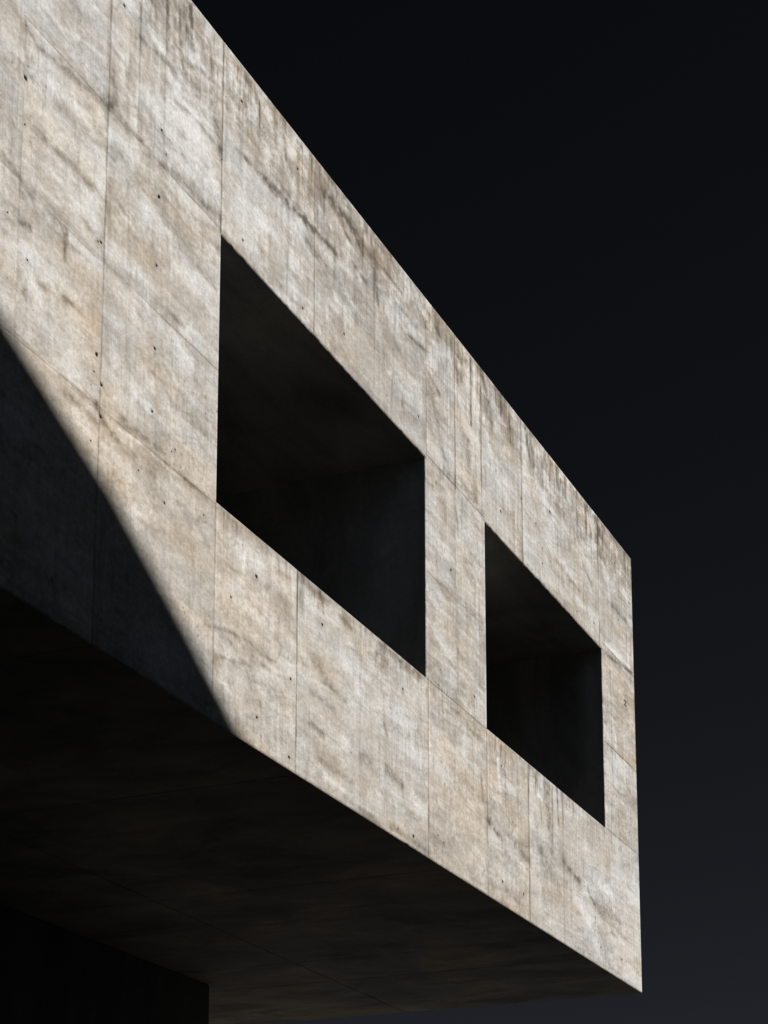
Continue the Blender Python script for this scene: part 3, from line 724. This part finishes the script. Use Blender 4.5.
# ------------------------------------------------------------------ sun, and the neighbour whose shadow falls across the wall
AZ, EL = math.radians(SUN_AZ), math.radians(SUN_EL)
S = Vector((math.sin(AZ) * math.cos(EL), -math.cos(AZ) * math.cos(EL), math.sin(EL)))   # towards the sun
sun = bpy.data.lights.new('sun', 'SUN'); sun.energy = SUN_E; sun.angle = math.radians(SUN_ANG); sun.color = (1, .955, .89)
so = bpy.data.objects.new('sun', sun); C.objects.link(so); so.rotation_euler = S.to_track_quat('Z', 'Y').to_euler(); so.location = (0, -60, 60)

# the block stands on the sunny side; its slightly bent front is set out so that the roof edge throws this line on the wall
LINE = [(-23.5, 5.35), (-15.4, 2.58), (-13.22, 1.65), (-12.03, 1.13), (-11.24, .69), (-10.08, .0), (-3.8, -3.75), (1.0, -6.6)]
ZR = .83 + 26.0 * S.z
front = []
for u, v in LINE:
    t = (ZR - v) / S.z
    front.append((u + S.x * t, S.y * t))
bx, by = front[5]
hh = ZR - GROUND
rear = [(front[-1][0] - 5, front[-1][1] - 9), (front[0][0] - 5, front[0][1] - 9)]
plan = [(x - bx, y - by) for x, y in front + rear]
nb = empty('neighbouring_block', (bx, by, GROUND))
tag(nb, 'tall flat roofed concrete block opposite, casting the slanting shadow on the facade', 'building')
def prism(name, pts, z0, z1, mat):
    nn = len(pts)
    vv = [(x, y, z0) for x, y in pts] + [(x, y, z1) for x, y in pts]
    ff = [(q, (q + 1) % nn, (q + 1) % nn + nn, q + nn) for q in range(nn)] + [tuple(range(nn)), tuple(range(nn, 2 * nn))]
    o = mesh_obj(name, vv, ff, mat, nb)
    bm = bmesh.new(); bm.from_mesh(o.data); bmesh.ops.recalc_face_normals(bm, faces=bm.faces[:]); bm.to_mesh(o.data); bm.free()
prism('wall', plan, 0, hh - .4, m_other)
prism('roof', plan, hh - .398, hh, m_other)
p0, p1 = Vector(plan[5]), Vector(plan[7]); dr = (p1 - p0); ln_ = dr.length; dr.normalize()
for r_ in range(5):
    for c_ in range(int((ln_ - 1) // 3.6)):
        bm = bmesh.new(); zz = 1.6 + r_ * 3.6; a = p0 + dr * (1.2 + 3.6 * c_)
        add_box(bm, 0, 2.0, .004, .05, zz, zz + 1.7, .005)
        o = bm_obj('window', bm, m_glass, nb); o.location = (a.x, a.y, 0); o.rotation_euler = (0, 0, math.atan2(dr.y, dr.x))

# pale unseen slab added to send cool light back onto the shaded concrete
ob = empty('fill_block', (-48, -26, GROUND))
tag(ob, 'unseen pale blue grey slab added to bounce cool light, dark at its base', 'building')
m_clad, nt, bs = new_mat('bounce_cladding'); n = N(nt)
nt.links.new(n.mix(n.noise(n.pos((.3, .3, .1)), 1, 4), (.30 * OB_K, .42 * OB_K, .60 * OB_K, 1), (.36 * OB_K, .49 * OB_K, .67 * OB_K, 1)), bs.inputs['Base Color'])
bm = bmesh.new(); add_box(bm, -6, 6, -20, 20, 20.004, 46, .02); bm_obj('wall', bm, m_clad, ob)
bm = bmesh.new(); add_box(bm, -6, 6, -20, 20, 0, 20, .02); bm_obj('podium', bm, m_frame, ob)  # dark base added so the bounced light comes from higher up
bm = bmesh.new(); add_box(bm, -6.2, 6.2, -20.2, 20.2, 46.003, 46.6, .02); bm_obj('roof', bm, m_clad, ob)
for r_ in range(7):
    for c_ in range(9):
        bm = bmesh.new(); yy = -18.6 + c_ * 4.2; zz = 20.8 + r_ * 3.6
        add_box(bm, 6.003, 6.05, yy, yy + 2.2, zz, zz + 1.3, .005); bm_obj('window', bm, m_glass, ob)

# ------------------------------------------------------------------ sky
w = bpy.data.worlds.new('World'); scene.world = w; w.use_nodes = True
nt = w.node_tree; nt.nodes.clear()
out = nt.nodes.new('ShaderNodeOutputWorld'); bg = nt.nodes.new('ShaderNodeBackground'); nt.links.new(bg.outputs[0], out.inputs[0])
sky = nt.nodes.new('ShaderNodeTexSky'); sky.sky_type = 'NISHITA'; sky.sun_disc = False
sky.sun_elevation = EL; sky.sun_rotation = math.pi - AZ
sky.altitude = SKY_ALT; sky.air_density = SKY_AIR; sky.dust_density = SKY_DUST; sky.ozone_density = SKY_OZ
hs = nt.nodes.new('ShaderNodeHueSaturation'); hs.inputs['Saturation'].default_value = SKY_SAT; hs.inputs['Value'].default_value = SKY_VAL
ga = nt.nodes.new('ShaderNodeGamma'); ga.inputs[1].default_value = SKY_GAMMA
nt.links.new(sky.outputs[0], ga.inputs[0]); nt.links.new(ga.outputs[0], hs.inputs['Color']); nt.links.new(hs.outputs[0], bg.inputs[0])
bg.inputs[1].default_value = SKY_STR

# ------------------------------------------------------------------ camera (upright architectural lens with vertical shift)
cd = bpy.data.cameras.new('camera'); cam = bpy.data.objects.new('camera', cd); C.objects.link(cam); scene.camera = cam
yaw, pit = 1.16153, .205197
fw = Vector((math.sin(yaw) * math.cos(pit), math.cos(yaw) * math.cos(pit), math.sin(pit)))
right = Vector((math.cos(yaw), -math.sin(yaw), 0)); up = right.cross(fw)
cam.matrix_world = Matrix(((right.x, up.x, -fw.x, -22.83372), (right.y, up.y, -fw.y, -6.62522), (right.z, up.z, -fw.z, -4.74093), (0, 0, 0, 1)))
cd.sensor_fit = 'VERTICAL'; cd.sensor_height = 36; cd.lens = 2064.695 / 1024 * 36; cd.shift_y = (978.765 - 512) / 1024
cd.clip_end = 3000; cd.clip_start = .1

vs_ = scene.view_settings
vs_.view_transform = 'Standard'; vs_.look = 'None'; vs_.exposure = EXPO; vs_.gamma = 1; vs_.use_curve_mapping = False
scene.render.engine = 'CYCLES'; scene.cycles.caustics_reflective = False; scene.cycles.max_bounces = 6; scene.cycles.diffuse_bounces = 4; scene.render.filter_size = 1.4
